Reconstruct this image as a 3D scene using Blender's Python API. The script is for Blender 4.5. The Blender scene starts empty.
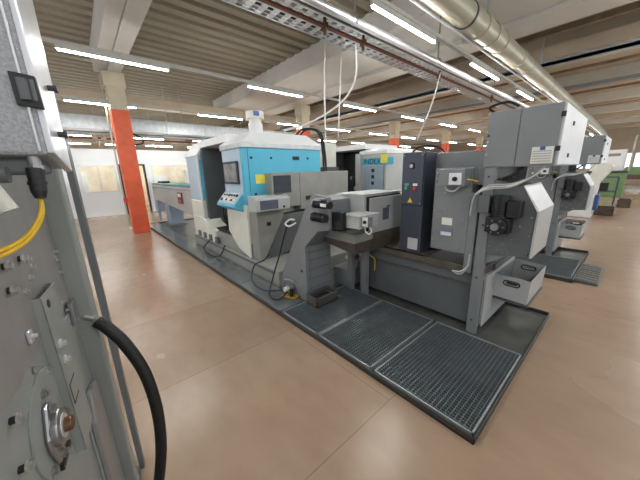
import bpy, bmesh, math, random
from mathutils import Vector, Matrix
random.seed(7)
PI = math.pi
SC = bpy.context.scene
COL = SC.collection

# ------------------------------------------------------------------ materials
def lin(c):
    c = c/255.0
    return c/12.92 if c <= 0.04045 else ((c+0.055)/1.055)**2.4
def rgb(t): return (lin(t[0]), lin(t[1]), lin(t[2]), 1.0)

def mat(name, col, rough=0.5, metal=0.0, var=0.06, scale=6.0, bump=0.0, bscale=60.0, spec=0.5, alpha=None, trans=0.0, stretch=None):
    m = bpy.data.materials.new(name); m.use_nodes = True
    nt = m.node_tree; b = nt.nodes['Principled BSDF']
    b.inputs['Roughness'].default_value = rough
    b.inputs['Metallic'].default_value = metal
    b.inputs['Specular IOR Level'].default_value = spec
    tc = nt.nodes.new('ShaderNodeTexCoord')
    mp = nt.nodes.new('ShaderNodeMapping'); nt.links.new(tc.outputs['Object'], mp.inputs['Vector'])
    if stretch: mp.inputs['Scale'].default_value = stretch
    n = nt.nodes.new('ShaderNodeTexNoise'); n.inputs['Scale'].default_value = scale
    n.inputs['Detail'].default_value = 5.0
    nt.links.new(mp.outputs['Vector'], n.inputs['Vector'])
    r = nt.nodes.new('ShaderNodeValToRGB')
    c = rgb(col)
    r.color_ramp.elements[0].position = 0.3; r.color_ramp.elements[1].position = 0.7
    r.color_ramp.elements[0].color = tuple(max(0, x*(1-var*1.6)) for x in c[:3])+(1,)
    r.color_ramp.elements[1].color = tuple(min(1, x*(1+var)) for x in c[:3])+(1,)
    nt.links.new(n.outputs['Fac'], r.inputs['Fac'])
    nt.links.new(r.outputs['Color'], b.inputs['Base Color'])
    if bump > 0:
        n2 = nt.nodes.new('ShaderNodeTexNoise'); n2.inputs['Scale'].default_value = bscale
        nt.links.new(tc.outputs['Object'], n2.inputs['Vector'])
        bp = nt.nodes.new('ShaderNodeBump'); bp.inputs['Strength'].default_value = bump
        bp.inputs['Distance'].default_value = 0.004
        nt.links.new(n2.outputs['Fac'], bp.inputs['Height'])
        nt.links.new(bp.outputs['Normal'], b.inputs['Normal'])
    if trans: b.inputs['Transmission Weight'].default_value = trans
    return m

def emat(name, col, strength):
    m = bpy.data.materials.new(name); m.use_nodes = True
    nt = m.node_tree; b = nt.nodes['Principled BSDF']
    b.inputs['Base Color'].default_value = rgb(col)
    b.inputs['Emission Color'].default_value = rgb(col)
    b.inputs['Emission Strength'].default_value = strength
    return m

M = {}
M['grey'] = mat('grey_paint', (124,128,131), 0.42, 0.0, 0.05, 4)
M['grey_dark'] = mat('grey_paint_dark', (94,98,100), 0.45, 0.0, 0.06, 4)
M['grey_light'] = mat('grey_paint_light', (176,179,178), 0.4, 0.0, 0.04, 4)
M['grey_warm'] = mat('grey_warm', (142,143,138), 0.42, 0.0, 0.07, 4)
M['grey_fg'] = mat('grey_green_paint', (140,145,142), 0.38, 0.0, 0.05, 7)
M['sheet_fg'] = mat('brushed_sheet', (150,147,146), 0.36, 0.25, 0.06, 9, stretch=(1,1,0.15))
M['hammer'] = mat('hammered_grey_enamel', (160,163,166), 0.5, 0.1, 0.16, 160, 0.6, 220)
M['bright'] = mat('bright_zinc_bolt', (200,200,200), 0.28, 0.8, 0.05, 20)
M['bluelabel'] = mat('faded_blue_label', (112,124,152), 0.5)
M['alu'] = mat('aluminium', (214,215,220), 0.3, 0.6, 0.05, 20, stretch=(1,1,0.1))
M['steel'] = mat('steel', (170,170,172), 0.3, 0.9, 0.08, 20)
M['galv'] = mat('galvanised_sheet', (190,196,200), 0.38, 0.55, 0.09, 9)
M['duct'] = mat('duct_sheet', (190,186,166), 0.36, 0.3, 0.06, 3)
M['white'] = mat('white_paint', (226,228,230), 0.4, 0.0, 0.03, 5)
M['cream'] = mat('cream_enamel', (222,222,212), 0.45, 0.0, 0.05, 4)
M['cyan'] = mat('cyan_enamel', (84,178,208), 0.35, 0.0, 0.03, 3)
M['paleblue'] = mat('pale_blue_enamel', (176,198,216), 0.35, 0.0, 0.04, 3)
M['indigo'] = mat('indigo_grey_enamel', (64,69,84), 0.42, 0.0, 0.05, 5)
M['black'] = mat('black_plastic', (26,27,29), 0.4, 0.0, 0.1, 10)
M['rubber'] = mat('black_rubber', (22,22,22), 0.55, 0.0, 0.1, 10)
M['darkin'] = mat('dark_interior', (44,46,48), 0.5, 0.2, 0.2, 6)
M['screen'] = mat('screen_glass', (42,50,54), 0.12, 0.0, 0.15, 5)
M['screen2'] = mat('screen_grey', (92,96,112), 0.2, 0.0, 0.1, 5)
M['screen3'] = mat('screen_lit_grey', (134,132,136), 0.25, 0.0, 0.25, 9)
M['orange'] = mat('orange_paint', (228,98,60), 0.5, 0.0, 0.1, 3)
M['colcream'] = mat('cream_column', (212,200,176), 0.6, 0.0, 0.07, 3)
M['yellow'] = mat('yellow_plastic', (226,186,44), 0.4, 0.0, 0.05, 10)
M['postit'] = mat('yellow_paper', (236,222,84), 0.6, 0.0, 0.06, 10)
M['green'] = mat('green_enamel', (108,142,96), 0.45, 0.0, 0.06, 4)
M['blue'] = mat('blue_enamel', (44,86,150), 0.4, 0.0, 0.06, 4)
M['teal'] = mat('teal_cover', (72,150,150), 0.45, 0.0, 0.07, 4)
M['bluegrey'] = mat('blue_grey_paint', (150,166,182), 0.4, 0.0, 0.05, 4)
M['brownbin'] = mat('rusty_brown_steel', (96,80,72), 0.6, 0.1, 0.2, 9)
M['pan'] = mat('oily_pan_steel', (98,92,84), 0.4, 0.35, 0.15, 6)
M['redbrown'] = mat('red_brown_pipe', (112,66,56), 0.45, 0.2, 0.08, 5)
M['beam'] = mat('concrete_beam', (206,203,196), 0.7, 0.0, 0.04, 1.5)
M['beam2'] = mat('concrete_beam_warm', (196,190,178), 0.7, 0.0, 0.04, 1.5)
M['deck'] = mat('ribbed_deck', (142,134,116), 0.6, 0.0, 0.08, 1.2, stretch=(0.3,3,1))
M['deckdark'] = mat('ribbed_deck_brown', (128,112,92), 0.6, 0.0, 0.25, 2.5)
M['tan'] = mat('tan_slab', (188,172,150), 0.7, 0.0, 0.06, 1.2)
M['wallw'] = mat('white_wall', (232,236,240), 0.6, 0.0, 0.02, 1)
M['beige'] = mat('beige_room', (244,222,190), 0.7, 0.0, 0.16, 2.2)
M['tray'] = mat('oily_tray_steel', (104,106,102), 0.35, 0.3, 0.25, 4)
M['rim'] = mat('dark_rim_steel', (72,74,76), 0.4, 0.4, 0.1, 8)
M['grate'] = mat('galvanised_grating', (138,146,152), 0.35, 0.6, 0.08, 12)
M['gframe'] = mat('grating_frame', (186,192,196), 0.35, 0.6, 0.06, 12)
M['plate'] = mat('wet_cover_plate', (128,136,138), 0.22, 0.5, 0.12, 5)
M['brass'] = mat('brown_shaft_steel', (118,92,70), 0.35, 0.7, 0.15, 20)
M['red'] = mat('red_plastic', (214,50,44), 0.4)
M['whitecable'] = mat('white_cable', (214,214,210), 0.45)
M['paper'] = mat('white_label', (228,228,222), 0.6)
M['glass'] = mat('clear_panel', (240,246,250), 0.05, 0.0, 0.0, 1, trans=0.95)
M['sky'] = emat('daylight_pane', (206,234,246), 1.4)
M['tube'] = emat('fluorescent_diffuser', (255,255,250), 110.0)
M['housing'] = mat('light_housing_white', (184,184,178), 0.5)

def floor_mat():
    m = bpy.data.materials.new('sealed_screed_floor'); m.use_nodes = True
    nt = m.node_tree; N = nt.nodes; L = nt.links; b = N['Principled BSDF']
    tc = N.new('ShaderNodeTexCoord')
    def noise(sc, det=5, stretch=(1,1,1)):
        mp = N.new('ShaderNodeMapping'); mp.inputs['Scale'].default_value = stretch
        L.new(tc.outputs['Object'], mp.inputs['Vector'])
        n = N.new('ShaderNodeTexNoise'); n.inputs['Scale'].default_value = sc; n.inputs['Detail'].default_value = det
        L.new(mp.outputs['Vector'], n.inputs['Vector']); return n
    n1 = noise(0.55, 4)
    r1 = N.new('ShaderNodeValToRGB'); e = r1.color_ramp.elements
    e[0].position = 0.3; e[0].color = rgb((158,133,111)); e[1].position = 0.85; e[1].color = rgb((178,155,135))
    L.new(n1.outputs['Fac'], r1.inputs['Fac'])
    # older pale slab west of the joint: coordinates decide which casting the screed belongs to
    ck = N.new('ShaderNodeTexBrick'); ck.offset = 0.37; ck.inputs['Scale'].default_value = 1.0
    ck.inputs['Brick Width'].default_value = 4.3; ck.inputs['Row Height'].default_value = 1.235
    ck.inputs['Mortar Size'].default_value = 0.004
    ck.inputs['Color1'].default_value = (1.0,1.0,1.0,1); ck.inputs['Color2'].default_value = (0.86,0.84,0.83,1)
    ck.inputs['Mortar'].default_value = (0.72,0.70,0.68,1)
    mp = N.new('ShaderNodeMapping'); mp.inputs['Location'].default_value = (2.9, 0.335, 0)
    L.new(tc.outputs['Object'], mp.inputs['Vector']); L.new(mp.outputs['Vector'], ck.inputs['Vector'])
    mx = N.new('ShaderNodeMix'); mx.data_type = 'RGBA'; mx.blend_type = 'MULTIPLY'; mx.inputs['Factor'].default_value = 1.0
    L.new(r1.outputs['Color'], mx.inputs['A']); L.new(ck.outputs['Color'], mx.inputs['B'])
    n2 = noise(7, 8, (1,0.5,1))
    r2 = N.new('ShaderNodeValToRGB'); e = r2.color_ramp.elements
    e[0].position = 0.3; e[0].color = (0.90,0.89,0.88,1); e[1].position = 0.6; e[1].color = (1,1,1,1)
    L.new(n2.outputs['Fac'], r2.inputs['Fac'])
    mx2 = N.new('ShaderNodeMix'); mx2.data_type = 'RGBA'; mx2.blend_type = 'MULTIPLY'; mx2.inputs['Factor'].default_value = 1.0
    L.new(mx.outputs['Result'], mx2.inputs['A']); L.new(r2.outputs['Color'], mx2.inputs['B'])
    L.new(mx2.outputs['Result'], b.inputs['Base Color'])
    r3 = N.new('ShaderNodeMapRange'); r3.inputs['To Min'].default_value = 0.16; r3.inputs['To Max'].default_value = 0.34
    L.new(n1.outputs['Fac'], r3.inputs['Value']); L.new(r3.outputs['Result'], b.inputs['Roughness'])
    n4 = noise(90, 3); bp = N.new('ShaderNodeBump'); bp.inputs['Strength'].default_value = 0.25; bp.inputs['Distance'].default_value = 0.002
    L.new(n4.outputs['Fac'], bp.inputs['Height']); L.new(bp.outputs['Normal'], b.inputs['Normal'])
    b.inputs['Specular IOR Level'].default_value = 0.4
    return m
M['floor'] = floor_mat()

# ------------------------------------------------------------------ mesh helper
class MB:
    def __init__(s): s.bm = bmesh.new()
    def box(s, x0, x1, y0, y1, z0, z1, rot=None, piv=None):
        vs = [s.bm.verts.new((x, y, z)) for x in (x0, x1) for y in (y0, y1) for z in (z0, z1)]
        for f in ((0,1,3,2),(4,6,7,5),(0,4,5,1),(2,3,7,6),(0,2,6,4),(1,5,7,3)):
            s.bm.faces.new([vs[i] for i in f])
        if rot is not None:
            bmesh.ops.rotate(s.bm, verts=vs, cent=piv or ((x0+x1)/2,(y0+y1)/2,(z0+z1)/2), matrix=rot)
        return s
    def prism(s, pts, axis, a, b):
        """pts: 2D outline; axis 'x': pts are (y,z); 'y': (x,z); 'z': (x,y)."""
        def mk(p, t):
            return (t,p[0],p[1]) if axis == 'x' else (p[0],t,p[1]) if axis == 'y' else (p[0],p[1],t)
        A = [s.bm.verts.new(mk(p,a)) for p in pts]; B = [s.bm.verts.new(mk(p,b)) for p in pts]
        n = len(pts)
        s.bm.faces.new(A); s.bm.faces.new(B[::-1])
        for i in range(n): s.bm.faces.new((A[i],B[i],B[(i+1)%n],A[(i+1)%n]))
        return s
    def hexa(s, P):
        """8 points: bottom four then top four."""
        v = [s.bm.verts.new(p) for p in P]
        for f in ((0,3,2,1),(4,5,6,7),(0,1,5,4),(1,2,6,5),(2,3,7,6),(3,0,4,7)): s.bm.faces.new([v[i] for i in f])
        return s
    def cyl(s, p0, p1, r, r2=None, n=20):
        p0 = Vector(p0); p1 = Vector(p1); d = p1-p0; L = d.length
        q = d.to_track_quat('Z','Y').to_matrix().to_4x4(); q.translation = (p0+p1)/2
        bmesh.ops.create_cone(s.bm, cap_ends=True, segments=n, radius1=r, radius2=r if r2 is None else r2, depth=L, matrix=q)
        return s
    def sph(s, c, r, sc=(1,1,1), n=12):
        m = Matrix.Translation(c) @ Matrix.Diagonal((sc[0],sc[1],sc[2],1))
        bmesh.ops.create_uvsphere(s.bm, u_segments=n, v_segments=max(6,n//2), radius=r, matrix=m); return s
    def tube(s, pts, r, n=8, steps=6, closed=False):
        P = [Vector(p) for p in pts]
        if len(P) > 2:
            Q = []
            for i in range(len(P)-1):
                a = P[i-1] if i else P[0]*2-P[1]; b_, c = P[i], P[i+1]
                d = P[i+2] if i+2 < len(P) else P[-1]*2-P[-2]
                for k in range(steps):
                    t = k/steps
                    Q.append(0.5*((2*b_)+(c-a)*t+(2*a-5*b_+4*c-d)*t*t+(3*b_-a-3*c+d)*t**3))
            Q.append(P[-1]); P = Q
        rings = []; up = Vector((0,0,1))
        prev = None
        for i, p in enumerate(P):
            t = (P[min(i+1,len(P)-1)]-P[max(i-1,0)]).normalized()
            if prev is None:
                u = t.cross(up) if abs(t.z) < 0.95 else t.cross(Vector((1,0,0)))
            else: u = prev - t*prev.dot(t)
            u.normalize(); prev = u; w = t.cross(u)
            rings.append([s.bm.verts.new(p+(u*math.cos(2*PI*k/n)+w*math.sin(2*PI*k/n))*r) for k in range(n)])
        for A, B in zip(rings, rings[1:]):
            for k in range(n): s.bm.faces.new((A[k],A[(k+1)%n],B[(k+1)%n],B[k]))
        s.bm.faces.new(rings[0][::-1]); s.bm.faces.new(rings[-1])
        return s
    def build(s, name, m, parent=None, bevel=0.0, smooth=False, loc=None):
        bmesh.ops.recalc_face_normals(s.bm, faces=s.bm.faces)
        me = bpy.data.meshes.new(name); s.bm.to_mesh(me); s.bm.free()
        me.materials.append(M[m] if isinstance(m, str) else m)
        o = bpy.data.objects.new(name, me); COL.objects.link(o)
        if parent: o.parent = parent
        if loc: o.location = loc
        if smooth:
            for p in me.polygons: p.use_smooth = True
            me.set_sharp_from_angle(angle=math.radians(40))
        if bevel > 0:
            bv = o.modifiers.new('bevel','BEVEL'); bv.width = bevel; bv.segments = 2; bv.limit_method = 'ANGLE'
            bv.harden_normals = False
        return o

def tag(o, label, cat, group=None):
    o['label'] = label; o['category'] = cat
    if group: o['group'] = group
    return o
def thing(name, label, cat, loc=(0,0,0), rz=0, group=None):
    o = bpy.data.objects.new(name, None); COL.objects.link(o)
    o.location = loc; o.rotation_euler = (0,0,rz); o.empty_display_size = 0.1
    return tag(o, label, cat, group)
def struct(o):
    o['kind'] = 'structure'; return o
def copy_tree(o, parent=None):
    c = o.copy(); COL.objects.link(c)
    if parent: c.parent = parent
    for ch in list(o.children): copy_tree(ch, c)
    return c
def repeat(o, dx, label, dy=0):
    c = copy_tree(o); c.location = (o.location.x+dx, o.location.y+dy, o.location.z); c['label'] = label
    return c
def hexbolt(p, d, r, h, m='steel', parent=None, name='bolt'):
    p = Vector(p); d = Vector(d).normalized()
    b = MB(); b.cyl(p, p+d*h*0.35, r*1.45, n=16); b.cyl(p+d*h*0.3, p+d*h, r, n=6)
    return b.build(name, m, parent)
def text(body, name, m, parent, size, loc, rot, ext=0.001):
    cu = bpy.data.curves.new(name, 'FONT'); cu.body = body; cu.size = size; cu.extrude = ext
    cu.align_x = 'CENTER'; cu.align_y = 'CENTER'
    t = bpy.data.objects.new(name, cu); COL.objects.link(t)
    dg = bpy.context.evaluated_depsgraph_get(); me = bpy.data.meshes.new_from_object(t.evaluated_get(dg))
    bpy.data.objects.remove(t); me.materials.clear(); me.materials.append(M[m])
    o = bpy.data.objects.new(name, me); COL.objects.link(o)
    o.parent = parent; o.location = loc; o.rotation_euler = rot
    return o

# ================================================================== SETTING
struct(MB().box(-6,34,-5,27,-0.1,0).build('floor','floor'))
# ribbed roof deck, ribs run along X
def deck(x0,x1,y0,y1,z,m,name):
    b = MB(); per = 0.36; n = int((y1-y0)/per)
    pts = []
    for i in range(n):
        y = y0+i*per
        pts += [(y,z),(y+0.2,z),(y+0.25,z+0.11),(y+0.31,z+0.11)]
    pts += [(y0+n*per,z),(y0+n*per,z+0.2),(y0,z+0.2)]
    b.prism(pts,'x',x0,x1); return b.build(name,m)
struct(deck(-6,9.62,-5,27,4.75,'deck','ceiling'))
b = MB()
b.box(9.6,34,-5,27,4.4,4.96)
struct(b.build('ceiling','tan'))
tr = [0]
def trim(b, m, bevel=0.0):
    tr[0] += 1
    return struct(b.build('trim_%d'%tr[0], m, bevel=bevel))
trim(MB().box(0.85,1.09,-5,9.66,4.24,4.78),'beam',0.01)
trim(MB().box(1.10,1.38,-5,9.66,4.20,4.78),'beam',0.01)
trim(MB().box(5.2,6.78,-5,13,4.28,4.78),'beam',0.01)
trim(MB().box(6.8,7.5,-5,13,4.20,4.78),'beam',0.01)
trim(MB().box(-6,9.3,12.0,12.4,3.98,4.3),'tan',0.01)
for i,(x,w,z) in enumerate([(9.35,0.3,4.15),(12.6,0.35,4.1),(14.3,0.25,4.25),(16.6,0.4,4.1),(18.6,0.25,4.25),(20.6,0.4,4.1),(23.5,0.4,4.1),(26.5,0.4,4.1),(30,0.4,4.1)]):
    trim(MB().box(x,x+w,-5,27,z,4.45),'beam2' if i%2 else 'tan')
for x in (10.9,11.75,13.6,15.6,17.7,19.6,22.2):
    trim(MB().box(x,x+0.06,-5,27,4.33,4.41),'deckdark')
# brown joists in the open bay past the wide beam
for k,x in enumerate((7.9,8.3,8.75)):
    trim(MB().box(x,x+0.12,-5,27,4.5,4.75),'deckdark')
# partition wall with windows and a doorway at the far left; the hall goes on behind it
WY = 14.6
def wall_far():
    b = MB(); t=0.12
    b.box(-6,0.15,WY,WY+t,0,2.72); b.box(0.15,1.35,WY,WY+t,0,0.98); b.box(0.15,1.35,WY,WY+t,2.1,2.72)
    b.box(1.35,1.45,WY,WY+t,0,2.72); b.box(1.45,2.42,WY,WY+t,2.12,2.72); b.box(2.42,2.65,WY,WY+t,0,2.72)
    b.box(2.65,5.6,WY,WY+t,0,0.9); b.box(2.65,5.6,WY,WY+t,2.1,2.72); b.box(5.6,9,WY,WY+t,0,2.72)
    b.box(9,30,WY,WY+t,0,2.72)
    return b.build('wall_back','wallw')
struct(wall_far())
def window(n, x0,x1,z0,z1,bars):
    w = MB(); t = 0.05
    w.box(x0,x1,WY-0.02,WY+0.1,z0,z0+t).box(x0,x1,WY-0.02,WY+0.1,z1-t,z1)
    w.box(x0,x0+t,WY-0.02,WY+0.1,z0,z1).box(x1-t,x1,WY-0.02,WY+0.1,z0,z1)
    for x in bars: w.box(x,x+0.03,WY,WY+0.08,z0,z1)
    o = struct(w.build('window_%d'%n,'white'))
    MB().box(x0+t,x1-t,WY+0.04,WY+0.05,z0+t,z1-t).build('pane','glass',o)
window(1,0.15,1.35,0.98,2.1,[0.75])
window(2,2.65,5.6,0.9,2.1,[3.6,4.6])
d = struct(MB().box(1.45,1.51,WY-0.05,WY+0.15,0,2.12).box(2.36,2.42,WY-0.05,WY+0.15,0,2.12).box(1.45,2.42,WY-0.05,WY+0.15,2.06,2.12).build('door_1','black'))
# beige room behind the partition
struct(MB().box(-1,8,19,19.1,0,2.7).build('wall_office','beige'))
for x,w_,h_,l in ((-0.1,0.55,1.75,'tall white office cupboard seen through the left partition window'),(3.4,0.7,1.6,'white office cupboard seen through the right partition window'),(5.2,0.8,1.9,'taller white office cupboard at the right end of the partition window')):
    oc = thing('office_cupboard',l,'cupboard',(x,18.5,0))
    MB().box(0,w_,0,0.45,0,h_).build('body','white',oc,0.01)
    for k in (0,1): MB().box(0.02+k*w_/2,w_/2-0.02+k*w_/2,-0.02,0,0.05,h_-0.04).build('door','cream',oc,0.004)
# right end wall with window band
b = MB(); b.box(33,33.2,-5,27,0,1.25).box(33,33.2,-5,27,2.35,4.5)
for y in (-5,-2.4,0.3,3.0,6,9,12,15,18,21,24,26.8): b.box(33,33.2,y,y+0.2,1.25,2.35)
struct(b.build('wall_right','tan'))
struct(MB().box(33.05,33.1,-5,27,1.25,2.35).build('window_3','sky'))
struct(MB().box(-6,33,26.8,27,0,4.75).build('wall_rear','tan'))

# columns
for i,(x,lab) in enumerate([(1.2,'orange painted square column with cream top, in front of the white partition'),
                            (7.45,'square column rising behind the big blue and white lathe'),
                            (14.0,'orange column far back, seen above the second lathe'),
                            (20.4,'small orange column farther back, seen above the indigo control cabinet'),
                            (26.8,'smallest orange column, seen just left of the big grey control box')]):
    c = thing('column', lab, 'column', (x,9.45,0))
    MB().box(-0.2,0.2,-0.2,0.2,0,3.31).build('painted_lower_shaft','orange',c,0.012)
    MB().box(-0.2,0.2,-0.2,0.2,3.31,4.2).build('upper_shaft','colcream',c,0.012)
    MB().box(-0.24,0.24,-0.22,0.22,3.85,4.2).build('capital','colcream',c,0.012)
    if i == 0:
        MB().tube([(-0.28,-0.1,0.3),(-0.28,-0.1,4.1)],0.022).build('conduit','duct',c,smooth=True)
        MB().box(-0.3,-0.2,-0.16,-0.06,0.9,1.02).build('socket','red',c,0.004)
        MB().tube([(0.2,-0.1,2.75),(0.42,-0.1,2.62),(0.4,-0.1,2.5),(0.2,-0.1,2.45)],0.02).build('cable','black',c,smooth=True)

# ------------------------------------------------------------------ light rows (run along X)
rows = [(2.3,[-2.95,0.0,2.87,5.70,8.6,11.5,14.4,17.3,20.2,24.0,27.5],'nearest'),
        (5.8,[-2.8,0.12,3.11,6.05,9.0,11.95,14.9,17.85,20.8,24,27.5],'second'),
        (9.3,[-2.9,0.12,3.2,6.1,8.65,11.6,14.5,17.5,20.4,24,27.5],'third'),
        (12.9,[-2.2,0.7,2.6,5.5,8.4,11.3,14.2,17.1,20,24],'fourth'),
        (16.4,[-0.6,2.3,5.2,8.1,11,14,17,20],'fifth'),
        (20.2,[-0.5,1.6,3.6,6,9,12,15,18],'sixth'),
        (-1.4,[-2.9,0.1,3.0,6.0,9,12,15,18,21,24],'over the aisle')]
def fixture():
    r = thing('ceiling_light','x','light')
    MB().box(0,1.48,-0.022,0.022,0.010,0.075).build('housing','housing',r)
    MB().box(0.02,1.46,-0.014,0.014,-0.008,0.010).build('diffuser','tube',r)
    return r
pro = None
for y,xs,nm in rows:
    tk = tag(MB().box(-6,29,y-0.03,y+0.03,3.475,3.52).build('light_trunking','housing'),
             'long white trunking carrying the %s row of ceiling lights'%nm if nm!='over the aisle' else 'long white trunking carrying the lights over the near aisle','trunking')
    for x in range(-5,29,3):
        pass
    for k,x in enumerate(xs):
        f = fixture() if pro is None else copy_tree(pro)
        if pro is None: pro = f
        f.location = (x,y,3.4)
        f['group'] = 'lights of the %s row'%nm if nm!='over the aisle' else 'lights over the near aisle'
        f['label'] = 'white fluorescent ceiling light in the %s row'%nm if nm!='over the aisle' else 'white fluorescent ceiling light over the near aisle'
for x,l in ((-0.1,'added white light brightening the office behind the left partition window'),(3.2,'added white light brightening the office behind the right partition window')):
    f = copy_tree(pro); f.location = (x,17.2,2.72); f['label'] = l  # extra fixtures added to brighten the office behind the partition windows
    if 'group' in f: del f['group']
    MB().box(0.2,0.22,-0.01,0.01,0.07,2.1).box(1.26,1.28,-0.01,0.01,0.07,2.1).build('hanger','steel',f)
# ------------------------------------------------------------------ overhead services
du = thing('round_duct','large round beige metal air duct running under the roof to the right','duct')
MB().cyl((-6,2.0,3.72),(29,2.0,3.72),0.165,n=40).build('pipe','duct',du,smooth=True)
for x in (2.3,4.6,6.1,7.8,10,12.5,15,18):
    MB().cyl((x,2.0,3.72),(x+0.04,2.0,3.72),0.175,n=40).build('clamp_ring','galv' if x!=4.6 else 'rim',du,smooth=True)
for x in (5.1,5.55,6.0,7.1): MB().cyl((x,2.0,3.72),(x+0.22,2.0,3.72),0.18,n=40).build('sleeve','duct',du,smooth=True)
for x in (3.4,5.4,9):
    MB().box(x,x+0.03,1.985,2.015,3.87,4.75).build('hanger','galv',du)
MB().tube([(-6,2.13,3.56),(29,2.13,3.56)],0.014).build('conduit','white',du)
p = thing('steel_pipe','shiny steel pipe running beside the brown pipe under the roof','pipe')
MB().tube([(-6,2.78,3.5),(29,2.78,3.5)],0.05,n=14).build('pipe','alu',p,smooth=True)
for x in (1.5,3.1,5.4,8.4): MB().box(x,x+0.04,2.73,2.83,3.46,3.56).box(x+0.01,x+0.03,2.77,2.79,3.55,4.86).build('pipe_clip','steel',p)
p = thing('brown_pipe','thin red-brown sprinkler pipe running along the mesh cable tray','pipe')
MB().tube([(-6,3.12,3.5),(29,3.12,3.5)],0.026,n=12).build('pipe','redbrown',p,smooth=True)
for x in (2.9,3.7,6.2,9.4): MB().cyl((x,3.12,3.4),(x+0.001,3.12,3.6),0.022).box(x-0.03,x+0.03,3.08,3.16,3.46,3.54).build('sprinkler','brass',p)
p = tag(MB().tube([(-6,2.95,3.58),(29,2.95,3.58)],0.055).build('dark_conduit','grey_dark',smooth=True),'dark grey conduit between the steel pipe and the brown pipe','pipe')
t = thing('cable_tray','wide perforated mesh cable tray hanging under the ribbed roof','cable tray')
b = MB(); b.box(-6,20,3.52,3.55,3.88,3.96).box(-6,20,4.08,4.11,3.88,3.96)
b.build('side_rail','galv',t)
b = MB(); x=-2.0
while x < 14:
    b.box(x,x+0.10,3.55,4.08,3.885,3.893); x += 0.2
for y in (3.64,3.73,3.82,3.91,4.0): b.box(-2,14,y,y+0.018,3.88,3.888)
b.build('mesh_bottom','galv',t)
for x in (-1,0.6,2.2,3.9,5.5,7.5,9.5): MB().cyl((x,3.8,3.9),(x,3.8,4.75),0.01,n=8).build('hanger','steel',t)
for k,y in enumerate((3.66,3.78,3.9)):
    tag(MB().tube([(-2,y,3.92),(3,y+0.03,3.925),(8,y-0.02,3.92),(14,y,3.92)],0.022,n=6).build('cable',['whitecable','redbrown','rim'][k],smooth=True),
        ['pale cable lying in the mesh cable tray','reddish cable lying in the middle of the mesh tray','black cable lying in the mesh tray'][k],'cable')
g = thing('square_duct','galvanised rectangular air duct running across the back above the white partition','duct')
MB().box(-3,9.5,11.9,12.4,3.12,3.55).build('body','galv',g,0.01)
for x in (-0.8,1.6,2.9,4.3,6.3,8.1): MB().box(x,x+0.05,11.87,12.43,3.09,3.58).build('flange','galv',g,0.004)
for x in (0.0,3.0,6.0,9.0): MB().cyl((x,12.1,3.5),(x,12.1,4.75),0.012,n=6).build('hanger','steel',g)
for i,(y,z,r,m,l) in enumerate([(12.0,2.86,0.035,'redbrown','red-brown pipe crossing low in front of the white partition top'),
                              (12.0,3.0,0.04,'galv','grey pipe running just under the galvanised rectangular duct'),
                              (13.2,2.95,0.06,'tan','tan pipe behind the red-brown pipe above the partition')]):
    wp = tag(MB().tube([(-6,y,z),(12,y,z)],r,n=12).build('wall_pipe',m,smooth=True),l,'pipe')
    for x in (-2,3.5,7.5): MB().cyl((x,y,z),(x,y,4.86),0.01,n=6).build('hanger','steel',wp)
    if i == 0:
        for x in (0.72,0.95): MB().cyl((x,y,z-0.11),(x,y,z+0.13),0.05).cyl((x-0.07,y,z),(x+0.07,y,z),0.06).build('valve','tan',wp,smooth=True)
# cable tray / trunk running along Y deep in the hall on the right
tag(MB().box(9.35,9.55,-5,14,3.98,4.08).box(9.35,9.38,-5,14,4.0,4.14).build('cable_channel','grey_light'),'grey cable channel under the first tan roof beam','cable channel')
tag(MB().box(12.4,12.55,-5,14,3.95,4.05).build('cable_channel','grey'),'steel channel under the second tan roof beam','cable channel')
tag(MB().cyl((6.2,2.62,4.2),(6.1,2.55,3.98),0.12,n=20).build('smoke_extractor_can','galv',smooth=True),'short round galvanised outlet can beside the big duct','outlet')
# hanging cables near the lathe
cc = [([(3.52,3.75,3.9),(3.5,3.8,3.2),(3.5,3.8,2.0)],0.014,'straight pale cable hanging from the tray, left one of the drop lines'),
      ([(3.95,3.8,3.9),(3.92,3.82,3.3),(3.88,3.86,2.2)],0.012,'pale cable hanging from the tray, middle drop line'),
      ([(3.62,3.2,3.5),(3.72,3.3,3.05),(3.7,3.6,2.75),(3.3,3.95,2.45),(2.85,4.15,2.3)],0.016,'pale hose looping down from the pipes to the lathe roof'),
      ([(6.0,3.0,3.5),(5.9,3.1,2.9),(5.75,3.3,2.2)],0.012,'pale cable slanting down left of the big grey control box')]
for pts,r,l in cc: tag(MB().tube(pts,r,n=8).build('hanging_cable','whitecable',smooth=True),l,'cable')
# open roof-light frame upper left
tag(MB().box(-0.6,0.5,4.6,4.75,4.45,4.75).box(0.4,0.55,3.2,4.75,4.45,4.75).build('roof_hatch_frame','deckdark'),'brown frame of a roof hatch in the ribbed roof, top left','frame')

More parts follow.
